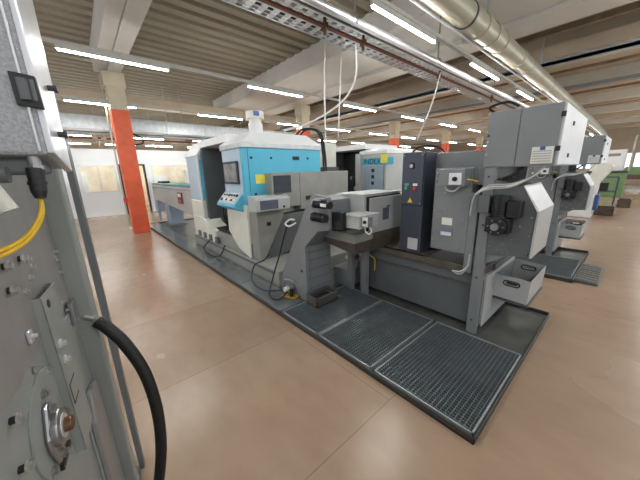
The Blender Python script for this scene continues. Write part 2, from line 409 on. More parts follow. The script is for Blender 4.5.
# ================================================================== DRIP TRAYS AND GRATINGS
def drip_tray(x0,x1,y0,y1,label,h=0.052):
    r = thing('drip_tray',label,'drip tray',(x0,y0,0))
    w=x1-x0; d_=y1-y0
    MB().box(0,w,0,d_,0.002,0.014).build('pan','tray',r)
    b=MB(); b.box(0,w,0,0.01,0,h).box(0,w,d_-0.01,d_,0,h).box(0,0.01,0,d_,0,h).box(w-0.01,w,0,d_,0,h)
    b.build('rim','rim',r,0.003); return r
drip_tray(1.485,3.6,0.37,10.6,'long dark steel drip tray with low rim under the front machine line')
drip_tray(4.93,6.85,0.34,3.0,'dark steel drip tray under the second machine line')
def grate(x0,x1,y0,y1,label,z=0.058,pitch=0.03,pitch2=0.026,zb=0.0145,grp='gratings on the drip tray'):
    r = thing('floor_grating',label,'grating',(x0,y0,0),0,grp)
    w=x1-x0; d_=y1-y0; f=MB(); t=0.012
    f.box(0,w,0,t,zb,z+0.002).box(0,w,d_-t,d_,zb,z+0.002).box(0,t,0,d_,zb,z+0.002).box(w-t,w,0,d_,zb,z+0.002)
    f.build('frame','gframe',r)
    g=MB(); n=int(w/pitch2)
    for i in range(1,n): x=i*w/n; g.box(x-0.0022,x+0.0022,t,d_-t,z-0.024,z)
    n=int(d_/pitch)
    for i in range(1,n): y=i*d_/n; g.box(t,w-t,y-0.0022,y+0.0022,z-0.018,z)
    g.build('bar_grid','grate',r); return r
grate(1.50,2.55,0.385,1.115,'front floor grating nearest the camera, beside the grey post foot')
grate(1.50,2.55,1.155,1.79,'middle floor grating in front of the coolant tank')
grate(1.50,2.55,1.80,2.43,'farthest floor grating, beside the black box and conveyor foot')
grate(4.96,6.05,0.365,1.3,'grey grating platform at the second machine line, right background')
st = thing('ribbed_step','small ribbed metal step leaning on the second platform edge','step',(5.0,0.10,0))
b=MB(); b.box(0,0.95,0.0,0.25,0.0,0.03,rot=Matrix.Rotation(0.08,3,'X'),piv=(0,0,0)); b.build('plate','grey_dark',st)
b=MB()
for i in range(8): b.box(0.05+i*0.11,0.09+i*0.11,0.02,0.23,0.03,0.04,rot=Matrix.Rotation(0.08,3,'X'),piv=(0,0,0))
b.build('ribs','steel',st)
yy=[2.46,3.55,4.75,6.0,7.4,9.0,10.56]
labs=['cover plate next to the far grating, under the loose blue cable','cover plate below the white lathe corner','cover plate below the open lathe gap','cover plate below the left lathe door','cover plate in front of the bar feeder pedestal','last cover plate at the far end of the tray']
for i in range(6):
    tag(MB().box(1.5,1.84,yy[i]+0.006,yy[i+1]-0.006,0.0145,0.054).build('cover_plate','plate',bevel=0.003),'wet grey '+labs[i],'cover plate')

# ================================================================== FILTER UNIT (front machine end)
def filter_unit(label):
    r = thing('filter_unit',label,'filter unit',(2.65,0.9,0))
    ox,oy=2.65,0.9
    def B(*a): return MB().box(a[0]-ox,a[1]-ox,a[2]-oy,a[3]-oy,a[4],a[5])
    B(2.65,2.71,0.785,0.87,0.0145,1.6).build('front_post','grey',r,0.004)
    B(3.66,3.72,0.785,0.87,0.0145,1.6).build('rear_post','grey',r,0.004)
    B(2.66,2.70,0.89,0.965,0.62,1.38).build('side_channel','grey',r,0.006)
    B(2.655,2.69,0.96,1.30,0.80,1.60).build('bolted_plate','grey',r,0.004)
    B(2.655,3.72,0.87,0.92,1.45,1.6).build('crossbar','grey_dark',r,0.003)
    bs=[(1.28,1.555),(1.28,1.50),(1.28,1.44),(1.28,1.36),(1.28,1.28),(1.28,1.19),(1.28,1.10),(1.28,1.0),(1.28,0.9),(1.19,1.37),(1.17,1.2),(1.22,1.19),(1.0,1.12),(1.0,1.08),(0.99,1.0),(1.1,0.83),(1.2,0.83),(1.02,0.83)]
    for y,z in bs: hexbolt((2.655-ox,y-oy,z),(-1,0,0),0.006,0.012,parent=r)
    for z in (1.52,1.1,0.6,0.16): MB().cyl((2.645-ox,0.83-oy,z),(2.652-ox,0.83-oy,z),0.008).build('hole_plug','black',r)
    sb = B(2.53,2.655,0.98,1.21,1.44,1.59).build('switch_housing','grey',r,0.005)
    MB().box(2.505-ox,2.53-ox,1.0-oy,1.105-oy,1.455,1.555).build('switch_plate','white',sb,0.003)
    MB().cyl((2.505-ox,1.05-oy,1.505),(2.49-ox,1.05-oy,1.505),0.02).box(2.478-ox,2.492-ox,1.044-oy,1.056-oy,1.49,1.52).build('rotary_knob','black',sb,smooth=False)
    MB().tube([(2.57-ox,1.16-oy,1.44),(2.58-ox,1.14-oy,1.40),(2.58-ox,1.08-oy,1.395),(2.57-ox,1.03-oy,1.44)],0.007).build('cable_loop','whitecable',sb,smooth=True)
    MB().cyl((2.64-ox,1.24-oy,1.47),(2.655-ox,1.24-oy,1.47),0.015).build('round_sticker','white',r)
    B(2.649,2.655,1.10,1.20,1.06,1.13).build('type_label','paper',r)
    B(2.649,2.655,1.09,1.21,0.95,1.03).build('warning_label','bluelabel',r)
    MB().box(2.646-ox,2.65-ox,1.10-oy,1.20-oy,0.955,0.99).build('label_text_field','paper',r)
    # tall grey enclosure behind the plate
    B(2.95,3.5,0.92,1.62,0.72,1.76).build('rear_enclosure','grey',r,0.01)
    B(2.70,2.95,0.97,1.28,0.80,1.45).build('hopper_body','grey_dark',r,0.01)
    # control box
    cb = B(2.65,3.78,0.405,0.885,1.595,2.03).build('control_box','grey_light',r,0.006)
    B(2.638,2.65,0.41,0.655,1.60,2.025).build('door','grey',cb,0.003)
    B(2.638,2.65,0.66,0.88,1.60,2.025).build('door','grey',cb,0.003)
    B(2.66,3.77,0.396,0.405,1.605,2.02).build('side_panel','white',cb,0.002)
    v = B(2.628,2.640,0.425,0.555,1.615,1.735).build('vent_grille','cream',cb,0.002)
    g=MB()
    for i in range(5): g.box(2.624-ox,2.63-ox,0.435-oy,0.545-oy,1.628+i*0.018,1.636+i*0.018)
    g.build('louvre','grey_light',v)
    B(2.622,2.628,0.475,0.505,1.712,1.735).build('badge','blue',v)
    for z in (1.70,1.93): B(2.626,2.648,0.392,0.418,z,z+0.035).build('hinge','black',cb,0.003)
    for z in (1.66,1.90): B(3.0,3.04,0.388,0.40,z,z+0.03).build('lock','black',cb,0.002)
    for z in (1.70,1.80,1.85): MB().cyl((2.638-ox,0.865-oy,z),(2.630-ox,0.865-oy,z),0.009,n=12).build('quarter_turn_lock','steel' if z!=1.85 else 'black',cb)
    # chute guard with gear motor
    gp=[(0.80,1.50),(0.57,1.44),(0.462,1.25),(0.468,0.87),(0.80,0.84)]
    MB().prism([(y-oy,z) for y,z in gp],'x',2.66-ox,3.2-ox).build('chute_body','grey_dark',r,0.004)
    MB().prism([(0.57-oy,1.452),(0.448-oy,1.255),(0.462-oy,1.25),(0.57-oy,1.44)],'x',2.645-ox,3.2-ox).build('sloping_guard','white',r)
    MB().prism([(0.448-oy,1.255),(0.452-oy,0.87),(0.466-oy,0.87),(0.462-oy,1.25)],'x',2.645-ox,3.2-ox).build('white_guard','grey_light',r)
    MB().prism([(0.82-oy,0.86),(0.60-oy,0.86),(0.72-oy,0.78),(0.82-oy,0.72)],'x',2.68-ox,3.1-ox).build('lower_chute','grey',r,0.003)
    for y,z in ((0.49,1.2),(0.49,1.05),(0.49,0.9),(0.62,0.88),(0.70,0.89),(0.76,0.92),(0.60,1.0),(0.56,1.12),(0.655,0.95)): hexbolt((2.66-ox,y-oy,z),(-1,0,0),0.006,0.01,parent=r)
    m_ = MB().cyl((2.66-ox,0.70-oy,1.12),(2.53-ox,0.70-oy,1.12),0.075,n=20).box(2.56-ox,2.66-ox,0.61-oy,0.79-oy,1.06,1.19).build('gearbox','black',r,0.006)
    MB().cyl((2.53-ox,0.70-oy,1.12),(2.50-ox,0.70-oy,1.12),0.03,n=16).build('output_shaft','steel',m_)
    for k in range(6):
        a=k*PI/3; MB().cyl((2.535-ox,0.70-oy+0.055*math.cos(a),1.12+0.055*math.sin(a)),(2.522-ox,0.70-oy+0.055*math.cos(a),1.12+0.055*math.sin(a)),0.006,n=6).build('bolt','steel',m_)
    f=MB(); f.cyl((2.60-ox,0.70-oy,1.19),(2.60-ox,0.70-oy,1.37),0.062,n=20)
    for i in range(7): f.cyl((2.60-ox,0.70-oy,1.21+i*0.022),(2.60-ox,0.70-oy,1.218+i*0.022),0.072,n=20)
    f.build('motor','black',r,smooth=True)
    B(2.54,2.66,0.55,0.64,1.2,1.33).build('terminal_box','black',r,0.006)
    B(2.60,2.66,0.79,0.80,1.06,1.18).build('torque_arm','steel',r)
    B(2.56,2.62,0.775,0.86,1.22,1.37).build('motor_shroud','grey_dark',r,0.004)
    # cable bundles
    for k in range(3):
        MB().tube([(2.60-ox,0.93-oy,1.22-k*0.02),(2.58-ox,0.90-oy,1.36),(2.58-ox,0.80-oy,1.42+k*0.015),(2.58-ox,0.65-oy,1.44+k*0.012),(2.60-ox,0.52-oy,1.52),(2.68-ox,0.46-oy,1.60)],0.006).build('cable','whitecable' if k==1 else 'grey_light',r,smooth=True)
    MB().tube([(2.58-ox,0.98-oy,1.50),(2.6-ox,0.93-oy,1.49),(2.62-ox,0.9-oy,1.48)],0.006).build('earth_cable','yellow',r,smooth=True)
    MB().tube([(2.72-ox,0.6-oy,1.6),(2.70-ox,0.66-oy,1.54),(2.72-ox,0.74-oy,1.5)],0.012).build('cable','black',r,smooth=True)
    for k in range(3):
        MB().tube([(2.62-ox,0.90-oy,0.78+k*0.02),(2.60-ox,0.905-oy,0.70),(2.60-ox,0.96-oy,0.64-k*0.014),(2.62-ox,1.04-oy,0.62)],0.008).build('cable',('whitecable','grey','grey_light')[k],r,smooth=True)
    return r
fu = filter_unit('grey steel filter frame with wall box, motor and white chute guard, beside the front grating')
# cable arc on top of the control box
MB().tube([(0.05,-0.04,2.03),(0.05,0.0,2.08),(0.06,-0.12,2.10),(0.08,-0.2,2.06)],0.01).build('top_cable','black',fu,smooth=True)

def coolant_tank(label):
    r = thing('coolant_tank',label,'tank',(2.7,0.8,0))
    ox,oy=2.7,0.8
    MB().prism([(0.79-oy,0.062),(2.27-oy,0.062),(2.27-oy,0.56),(0.79-oy,0.56)],'x',0.04,0.95).build('body','grey_dark',r,0.006)
    MB().box(0.0,0.95,0.0,1.47,0.50,0.62).build('upper_band','grey_dark',r,0.006)
    b=MB(); b.box(-0.02,0.02,-0.005,1.48,0.60,0.68).box(0.93,0.97,-0.005,1.48,0.60,0.68).box(-0.02,0.97,-0.005,0.03,0.60,0.68).box(-0.02,0.97,1.45,1.48,0.60,0.68)
    b.build('rim','pan',r,0.004)
    MB().box(0.02,0.93,0.03,1.45,0.60,0.615).build('lid','grey',r,0.002)
    MB().box(-0.03,0.38,0.55,1.32,0.68,0.70).box(-0.03,-0.02,0.55,1.32,0.62,0.70).build('shelf','pan',r,0.003)
    for y in (0.05,1.36): MB().box(0.06,0.14,y,y+0.08,0.0145,0.07).build('foot','black',r)
    MB().prism([(-0.03,0.062),(-0.03,0.60),(0.05,0.60),(0.05,0.2)],'x',0.05,0.93).build('end_panel','grey_light',r,0.003)
    for y in (1.36,1.43): MB().box(-0.05,0.0,y-0.015,y+0.015,0.0145,0.72).build('support_strip','grey',r,0.003)
    MB().box(-0.045,-0.02,1.38,1.40,0.42,0.62).build('level_gauge','white',r,0.003)
    MB().tube([(-0.03,1.34,0.64),(-0.04,1.3,0.55),(-0.035,1.22,0.5),(-0.03,1.22,0.35)],0.006).build('yellow_green_wire','yellow',r,smooth=True)
    MB().tube([(-0.03,1.32,0.66),(-0.05,1.26,0.70),(-0.05,1.2,0.72),(-0.03,1.14,0.70)],0.012).build('white_hose','whitecable',r,smooth=True)
    return r
tk = coolant_tank('long dark grey coolant tank standing in the drip tray behind the gratings')

def indigo_cabinet(label):
    r = thing('electrical_cabinet',label,'cabinet',(2.72,1.45,0.70))
    MB().box(0,0.30,0,0.26,0,1.07).build('body','indigo',r,0.006)
    dr = MB().box(-0.018,0.0,0.008,0.252,0.52,1.06).build('front_panel','indigo',r,0.003)
    MB().box(-0.026,-0.018,0.11,0.165,0.90,0.965).build('switch_plate','black',dr,0.002)
    MB().cyl((-0.026,0.137,0.93),(-0.038,0.137,0.93),0.02).build('main_switch','steel',dr)
    MB().cyl((-0.018,0.19,0.70),(-0.035,0.19,0.70),0.017).box(-0.02,-0.017,0.165,0.215,0.725,0.75).build('green_push_button',M_green_btn,dr)
    MB().cyl((-0.018,0.09,0.70),(-0.035,0.09,0.70),0.017).build('red_push_button','red',dr)
    MB().box(-0.021,-0.017,0.065,0.115,0.725,0.75).build('button_plate','paper',dr)
    MB().prism([(0.11,0.545),(0.17,0.545),(0.14,0.60)],'x',-0.022,-0.017).build('warning_triangle','yellow',dr)
    for y,z in ((0.025,0.54),(0.235,0.54),(0.025,1.04),(0.235,1.04)): MB().cyl((-0.018,y,z),(-0.022,y,z),0.006,n=10).build('screw','steel',dr)
    MB().box(-0.006,0,0.03,0.15,0.02,0.15).build('aluminium_plate','alu',r)
    return r
M_green_btn = mat('green_button',(90,170,130),0.4)
ic = indigo_cabinet('tall indigo electrical cabinet with push buttons on the coolant tank shelf')

def chip_bin(label, loc, rx=0):
    r = thing('metal_bin',label,'bin',loc)
    w,d_,h,t=0.64,0.29,0.24,0.006
    def ringed(x):  # front/rear wall with a slot handle
        b=MB(); zc=h-0.065; hw=0.05; hh=0.014; yc=d_/2
        b.box(x,x+t,0,d_,0,zc-hh).box(x,x+t,0,d_,zc+hh,h).box(x,x+t,0,yc-hw,zc-hh,zc+hh).box(x,x+t,yc+hw,d_,zc-hh,zc+hh)
        return b
    b=ringed(0); b2=ringed(w-t)
    b.build('end_wall','grey_light',r); b2.build('end_wall','grey_light',r)
    MB().box(0,w,0,d_,0,t).build('bottom','darkin',r)
    MB().box(t,w-t,0,t,0,h).build('side_wall','grey_light',r); MB().box(t,w-t,d_-t,d_,0,h).build('side_wall','grey',r)
    for x in (-0.006,w,w-t-0.006):
        c=MB(); yc=d_/2; zc=h-0.065; pts=[]
        for k in range(13):
            a=PI/2+PI*k/12; pts.append((x+0.003,yc-0.042+0.024*math.cos(a),zc+0.024*math.sin(a)))
        for k in range(13):
            a=-PI/2+PI*k/12; pts.append((x+0.003,yc+0.042+0.024*math.cos(a),zc+0.024*math.sin(a)))
        pts.append(pts[0]); c.tube(pts,0.006,n=6,steps=1); c.build('handle_grip','black',r,smooth=True)
    r.rotation_euler=(rx,0,0)
    return r
bin1 = chip_bin('open grey metal bin with slot handles sticking out beside the front post',(2.99,0.485,0.315),0.03)
# sloping bracket that carries the bin
tag(MB().prism([(0.80,0.30),(0.80,0.66),(0.775,0.66),(0.775,0.3)],'x',2.98,3.6).box(2.99,3.62,0.47,0.8,0.296,0.314).build('bin_shelf','grey_dark'),'thin dark grey shelf carrying the open metal bin beside the post','shelf')

# ================================================================== CHIP CONVEYOR
cv = thing('chip_conveyor','grey upright chip conveyor with slanted back and twin black motors','conveyor',(1.88,2.45,0))
prof=[(2.43,0.0145),(2.44,0.74),(2.20,0.96),(2.02,1.0),(2.03,1.34),(2.27,1.37),(2.36,1.27),(2.95,0.31),(3.02,0.0145)]
MB().prism([(y-2.45,z) for y,z in prof],'x',0,0.05).build('side_cheek','grey',cv,0.006)
MB().prism([(y-2.45,z) for y,z in [(2.435,0.0145),(2.445,0.74),(2.22,0.97),(2.12,1.0),(2.12,1.30),(2.28,1.34),(2.95,0.31),(3.0,0.0145)]],'x',0.05,0.42).build('housing','grey',cv,0.006)
MB().prism([(y-2.45,z) for y,z in [(2.425,0.07),(2.432,0.735),(2.44,0.735),(2.433,0.07)]],'x',0.06,0.40).build('front_plate','grey',cv)
for z in (0.2,0.32,0.44,0.56,0.66): MB().box(0.05,0.41,-0.024,-0.01,z,z+0.008).build('stiffener','grey_dark',cv)
MB().cyl((-0.004,0.07,0.42),(0.002,0.07,0.42),0.018).build('hole_plug','black',cv)
MB().tube([(0.28,0.1,0.12),(0.28,-0.35,0.12)],0.012).build('tie_rod','steel',cv,smooth=True)
for y0,y1,z,rr in ((2.16,1.93,1.275,0.043),(2.19,2.0,1.135,0.048)):
    g=MB(); g.cyl((-0.055,y0-2.45,z),(-0.055,y1-2.45,z),rr*0.85,n=20)
    for i in range(6): g.cyl((-0.055,y0-2.46-i*0.026,z),(-0.055,y0-2.472-i*0.026,z),rr,n=20)
    mo_=g.build('motor','black',cv,smooth=True)
    MB().cyl((-0.055,y0-2.45,z),(-0.055,y0-2.435,z),rr*1.12,n=24).build('end_flange','steel',mo_,smooth=True)
    if z>1.2: MB().box(-0.102,-0.096,-0.50,-0.42,z-0.015,z+0.015).build('rating_plate','paper',mo_)
MB().box(-0.09,0.0,-0.40,-0.32,1.31,1.335).build('motor_bracket','steel',cv,0.004)
tag(MB().tube([(1.85,2.55,1.02),(1.80,2.62,0.98),(1.80,2.7,1.0),(1.84,2.66,1.05),(1.87,2.6,1.05)],0.01,n=8).build('cable_eye','whitecable',smooth=True),'small white cable loop on the slanted back of the chip conveyor','cable')
# pipe flange and cables at foot
fv=thing('foot_valve','steel pipe coupling with cables at the chip conveyor foot','coupling',(1.80,2.72,0.062))
MB().cyl((0.075,0.0,0.09),(0.0,0,0.09),0.05,n=20).build('body','steel',fv,smooth=True)
MB().cyl((0.0,0.0,0.09),(-0.06,0,0.09),0.03,n=14).build('nozzle','whitecable',fv,smooth=True)
MB().cyl((0.0,-0.07,0.0),(0.0,-0.07,0.1),0.025,n=14).build('stub','black',fv,smooth=True)
MB().tube([(0.07,-0.08,0.16),(0.03,-0.02,0.2),(0.0,0.06,0.19),(0.02,0.12,0.1)],0.012).build('arched_pipe','steel',fv,smooth=True)
tag(MB().tube([(1.78,2.72,0.15),(1.72,2.9,0.09),(1.62,3.05,0.085),(1.62,3.35,0.12),(1.72,3.45,0.3),(1.8,3.3,0.4),(1.84,3.2,0.5)],0.011,n=8).build('blue_cable',mat('dark_blue_cable',(30,34,58),0.4),smooth=True),'dark blue cable looping over the cover plates under the grey lathe cabinet','cable')
tag(MB().tube([(1.76,2.7,0.12),(1.62,2.66,0.08),(1.6,2.85,0.08),(1.72,2.95,0.25),(1.8,2.85,0.62),(1.83,2.72,0.95),(1.84,2.64,1.02)],0.010,n=8).build('black_cable','rubber',smooth=True),'black cable rising from the foot coupling to the loop on the conveyor back','cable')
tag(MB().box(1.73,1.86,2.56,2.78,0.0625,0.072,rot=Matrix.Rotation(0.3,3,'Z')).build('cleaning_rag',mat('ochre_rag',(140,120,50),0.9,bump=0.6)),'ochre oily rag lying under the pipe coupling','rag')
# small black bin by foot
bb=thing('small_tray_bin','small dark oily metal tray on the grating against the conveyor foot','tray',(1.83,2.19,0.0605))
b=MB(); w,d_,h=0.34,0.19,0.12
b.box(0,w,0,0.012,0,h).box(0,w,d_-0.012,d_,0,h).box(0,0.012,0,d_,0,h).box(w-0.012,w,0,d_,0,h).box(0,w,0,d_,0,0.01)
b.build('body','pan',bb,0.002)
b=MB(); b.box(-0.008,w+0.008,-0.008,0.014,h-0.015,h).box(-0.008,w+0.008,d_-0.014,d_+0.008,h-0.015,h).box(-0.008,0.014,0,d_,h-0.015,h).box(w-0.014,w+0.008,0,d_,h-0.015,h)
b.build('folded_rim','grey_dark',bb)
MB().box(0.012,w-0.012,0.012,d_-0.012,0.01,0.06).build('chip_fill','darkin',bb)
tag(MB().tube([(3.02,1.78,1.79),(3.03,1.70,1.845),(3.06,1.58,1.85),(3.1,1.48,1.81),(3.12,1.44,1.765)],0.010,n=10).build('black_hose_arc','rubber',smooth=True),'thin black hose arching behind the top of the indigo cabinet','hose')
# ================================================================== PARTS SEPARATOR BOX ON SUPPORT
sp=thing('separator_box','light grey box unit with switch and door panel on a post behind the gratings','separator',(2.32,1.92,0))
ox,oy=2.32,1.92
MB().prism([(2.32-ox,0.96),(2.32-ox,1.33),(3.02-ox,1.33),(3.02-ox,0.90),(2.6-ox,0.90)],'y',0,0.42).build('box_body','grey_light',sp,0.008)
MB().box(-0.01,0.71,-0.01,0.43,1.33,1.345).build('lid','grey_light',sp,0.004)
MB().box(0.08,0.70,-0.035,-0.005,0.90,1.30).build('door_panel','grey_light',sp,0.006)
MB().box(0.04,0.70,-0.006,0.0,0.88,1.315).build('gap_shadow_sheet','black',sp)  # black sheet standing in for the shade in the gap round the door panel
MB().box(0.30,0.42,-0.039,-0.034,1.03,1.17).build('data_plate','screen2',sp)
MB().box(0.37,0.44,-0.041,-0.038,1.175,1.195).build('badge','blue',sp)
# hopper pan below
MB().hexa([(-0.17,-0.02,0.70),(0.70,-0.02,0.66),(0.70,0.35,0.66),(-0.17,0.45,0.76),(-0.20,-0.05,0.83),(0.76,-0.05,0.83),(0.76,0.60,0.83),(-0.20,0.60,0.83)]).build('hopper_pan','pan',sp,0.004)
MB().box(-0.19,0.12,-0.04,0.56,0.83,0.93).build('hopper_neck','grey_warm',sp,0.004)
MB().box(0.12,0.74,-0.04,0.56,0.83,0.90).build('hopper_flange','pan',sp,0.004)
for x,y in ((0.22,0.14),(0.20,0.36)): MB().box(x,x+0.07,y,y+0.07,0.0145,0.68).build('leg','grey',sp,0.003)
MB().box(0.2,0.9,0.42,0.7,0.062,0.30).build('pump_base','grey',sp,0.01)
MB().cyl((0.45,0.5,0.30),(0.45,0.5,0.40),0.12,n=24).cyl((0.45,0.5,0.40),(0.45,0.5,0.42),0.16,n=24).build('pump_flange','steel',sp,smooth=True)
MB().cyl((0.45,0.5,0.42),(0.45,0.5,0.6),0.05,n=16).build('pump_neck','redbrown',sp,smooth=True)
MB().cyl((0.3,0.45,0.30),(0.3,0.45,0.42),0.03,n=12).build('valve','steel',sp,smooth=True)
# feed head with black junction box and switch
MB().box(-0.31,0.0,-0.20,0.05,1.03,1.155).build('feed_head','grey_light',sp,0.005)
MB().box(-0.32,0.01,-0.21,0.06,1.155,1.165).build('feed_head_cover','grey_light',sp,0.002)
MB().box(-0.385,-0.31,-0.03,0.11,1.01,1.19).build('junction_box','black',sp,0.008)
sw=MB().box(-0.27,-0.20,-0.28,-0.20,1.06,1.16).build('switch_box','grey',sp,0.004)
MB().box(-0.279,-0.27,-0.275,-0.21,1.065,1.155).build('switch_plate','white',sw,0.002)
MB().cyl((-0.279,-0.25,1.11),(-0.295,-0.25,1.11),0.016).box(-0.305,-0.293,-0.256,-0.244,1.095,1.125).build('rotary_knob','black',sw)
MB().tube([(-0.24,-0.22,1.05),(-0.25,-0.23,1.01),(-0.25,-0.28,0.99),(-0.24,-0.30,1.02),(-0.23,-0.27,1.05)],0.007).build('cable_loop','whitecable',sp,smooth=True)

# ================================================================== LATHE
def lathe(label, first=True, x0=1.92):
    r=thing('lathe',label,'machine tool',(x0,3.9,0))
    ox,oy=1.92,3.9
    def B(*a): return MB().box(a[0]-ox,a[1]-ox,a[2]-oy,a[3]-oy,a[4],a[5])
    B(1.88,3.55,3.06,6.7,0.0145,0.26).build('lower_base','grey_warm',r,0.01)
    B(1.93,3.5,3.92,6.68,0.26,0.50).build('upper_base','grey_warm',r,0.01)
    B(1.872,1.882,3.2,6.6,0.20,0.235).build('base_ledge','grey_dark',r)
    B(1.93,3.45,3.905,4.62,0.50,1.12).build('lower_housing','cream',r,0.012)
    MB().prism([(3.90-oy,0.26),(3.90-oy,1.12),(4.64-oy,1.08),(4.66-oy,0.62),(4.3-oy,0.36)],'x',1.90-ox,1.93-ox).build('lower_front_panel','cream',r,0.004)
    B(1.92,3.45,3.9,4.66,1.12,1.975).build('main_cabinet','cyan' if first else 'grey_light',r,0.008)
    B(1.912,1.922,3.985,4.655,1.13,1.97).build('front_door','paleblue' if first else 'grey_light',r,0.003)
    if not first:
        B(1.903,1.913,3.70,4.62,1.72,1.88).build('cyan_band','cyan',r)
        text('INDEX','brand_lettering','black',r,0.17,(1.898-ox,4.30-oy,1.80),(PI/2,0,-PI/2),0.002)
        B(1.90,1.91,3.86,4.05,1.76,1.96).build('yellow_sign','postit',r)
        B(1.9,1.93,3.95,4.0,0.5,1.7).build('door_handle','grey_dark',r)
    zt = 2.24 if first else 2.12
    if not first:
        B(1.86,1.93,4.64,4.80,0.5,2.0).build('grey_door_post','grey_light',r,0.006)
        B(1.893,1.899,3.95,4.55,0.9,1.70).build('door_window_panel','bluegrey',r,0.003)
        for z in (1.25,1.4,1.55): B(1.88,1.893,4.22,4.30,z,z+0.08).build('door_catch','black',r,0.003)
    # roof
    MB().box(1.90-ox,3.47-ox,3.885-oy,4.70-oy,1.975,2.05).build('roof_band','galv' if first else 'white',r,0.006)
    MB().hexa([(1.90-ox,3.885-oy,2.05),(3.47-ox,3.885-oy,2.05),(3.47-ox,4.72-oy,2.05),(1.90-ox,4.72-oy,2.05),(2.2-ox,4.1-oy,zt),(3.3-ox,4.1-oy,zt),(3.3-ox,4.72-oy,zt),(2.2-ox,4.72-oy,zt)]).build('roof_hood','white',r,0.008)
    if first:
        e=MB().cyl((2.42-ox,4.35-oy,2.20),(2.42-ox,4.35-oy,2.40),0.115,n=24).build('exhaust_base','white',r,smooth=True)
        MB().cyl((2.42-ox,4.35-oy,2.40),(2.42-ox,4.35-oy,2.47),0.10,n=24).cyl((2.42-ox,4.35-oy,2.47),(2.42-ox,4.35-oy,2.58),0.145,n=24).build('exhaust_filter','cream',r,smooth=True)
        B(2.32,2.42,4.20,4.21,2.50,2.57).build('exhaust_label','blue',r)
    # work area between cabinet and door module
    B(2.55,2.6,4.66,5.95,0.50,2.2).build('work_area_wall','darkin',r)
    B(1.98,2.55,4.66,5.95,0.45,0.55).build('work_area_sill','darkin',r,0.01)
    B(2.0,3.4,4.60,6.0,2.12,2.25).build('lintel','white',r,0.008)
    B(2.0,2.55,5.86,5.95,0.5,2.1).build('door_frame_inner','grey_dark',r)
    # tooling seen through the gap
    for k in range(6):
        z=0.7+k*0.14
        MB().cyl((2.25,4.9+0.0*k-oy,z),(2.0-ox+0.25,4.95+0.07*k-oy,z),0.05,n=10).build('tool_holder','steel' if k%2 else 'black',r)
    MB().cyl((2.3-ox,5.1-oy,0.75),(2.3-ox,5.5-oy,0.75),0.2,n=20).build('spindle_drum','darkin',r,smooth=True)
    for k in range(4):
        MB().tube([(2.1-ox,4.8-oy+k*0.12,0.55),(2.02-ox,4.85-oy+k*0.1,0.75+0.05*k),(2.15-ox,4.9-oy+k*0.1,1.05)],0.018).build('coolant_hose','rubber',r,smooth=True)
    # door module on the left
    MB().prism([(1.92-ox,1.05),(1.92-ox,1.98),(2.12-ox,2.24),(3.3-ox,2.26),(3.3-ox,1.05)],'y',5.98-oy,6.66-oy).build('door_module','paleblue',r,0.01)
    MB().prism([(1.90-ox,1.98),(2.11-ox,2.26),(3.35-ox,2.29),(3.35-ox,2.24),(2.13-ox,2.21),(1.94-ox,1.96)],'y',5.93-oy,6.70-oy).build('module_roof','white',r,0.004)
    MB().prism([(1.90-ox,0.50),(1.90-ox,1.06),(3.3-ox,1.06),(3.3-ox,0.5)],'y',5.98-oy,6.64-oy).build('module_lower','cream',r,0.01)
    B(1.95,2.12,5.935,5.982,1.08,1.90).build('cyan_edge','cyan',r)
    b=MB(); b.box(1.915-ox,1.945-ox,5.94-oy,5.984-oy,0.5,1.98).prism([(1.915-ox,1.98),(2.12-ox,2.24),(2.12-ox,2.18),(1.945-ox,1.96)],'y',5.94-oy,5.984-oy)
    b.build('door_edge','white',r)
    B(2.12,2.55,5.956,5.98,0.5,2.15).build('module_inner_face','grey_dark',r)
    MB().prism([(5.35-oy,0.26),(5.35-oy,0.5),(6.0-oy,0.72),(6.6-oy,0.72),(6.6-oy,0.26)],'x',1.89-ox,2.3-ox).build('sloping_skirt','cream',r,0.006)
    for k in range(4):
        B(1.86,1.90,5.2+k*0.33,5.32+k*0.33,0.28,0.40).build('levelling_block','grey_dark',r,0.004)
    MB().tube([(1.88-ox,4.9-oy,0.3),(1.78-ox,4.95-oy,0.1),(1.7-ox,5.3-oy,0.08),(1.75-ox,5.7-oy,0.12),(1.86-ox,5.6-oy,0.3)],0.012).build('floor_hose','rubber',r,smooth=True)
    if first:
        mo=B(1.888,1.914,4.06,4.60,1.44,1.79).build('monitor','black',r,0.006)
        B(1.884,1.889,4.10,4.56,1.475,1.755).build('screen','screen3',mo)
        cp=MB().prism([(1.92-ox,1.31),(1.76-ox,1.13),(1.75-ox,1.09),(1.92-ox,1.0)],'y',4.0-oy,4.70-oy).build('control_panel','cyan',r,0.006)
        n=Vector((-0.18,0,0.16)).normalized()
        # keypad plate lying on the sloped top
        def on(u,v,h):  # u along Y, v down the slope
            p=Vector((1.92-ox,0,1.31))+Vector((-0.16,0,-0.18))*v; p=p+n*h; return (p.x,u-oy,p.z)
        a0,a1=4.04,4.66
        MB().hexa([on(a0,0.1,0.0),on(a1,0.1,0.0),on(a1,0.92,0.0),on(a0,0.92,0.0),on(a0,0.1,0.006),on(a1,0.1,0.006),on(a1,0.92,0.006),on(a0,0.92,0.006)]).build('keypad_plate','grey_light',cp)
        for i in range(6):
            for j in range(2):
                u=4.11+i*0.095; v=0.3+j*0.38
                c=Vector(on(u,v,0.006)); MB().cyl(c,c+n*0.015,0.018 if (i+j)%3 else 0.028,n=12).build('button',('black','white','black','black')[(i*2+j)%4],cp)
        # right side face (-Y) features
        for x in (2.05,2.4,3.15): MB().cyl((x-ox,-0.008,1.83),(x-ox,0.002,1.83),0.02,n=14).build('lock','black',r)
        B(2.82,2.96,3.892,3.902,1.80,1.86).build('handle_recess','black',r,0.003)
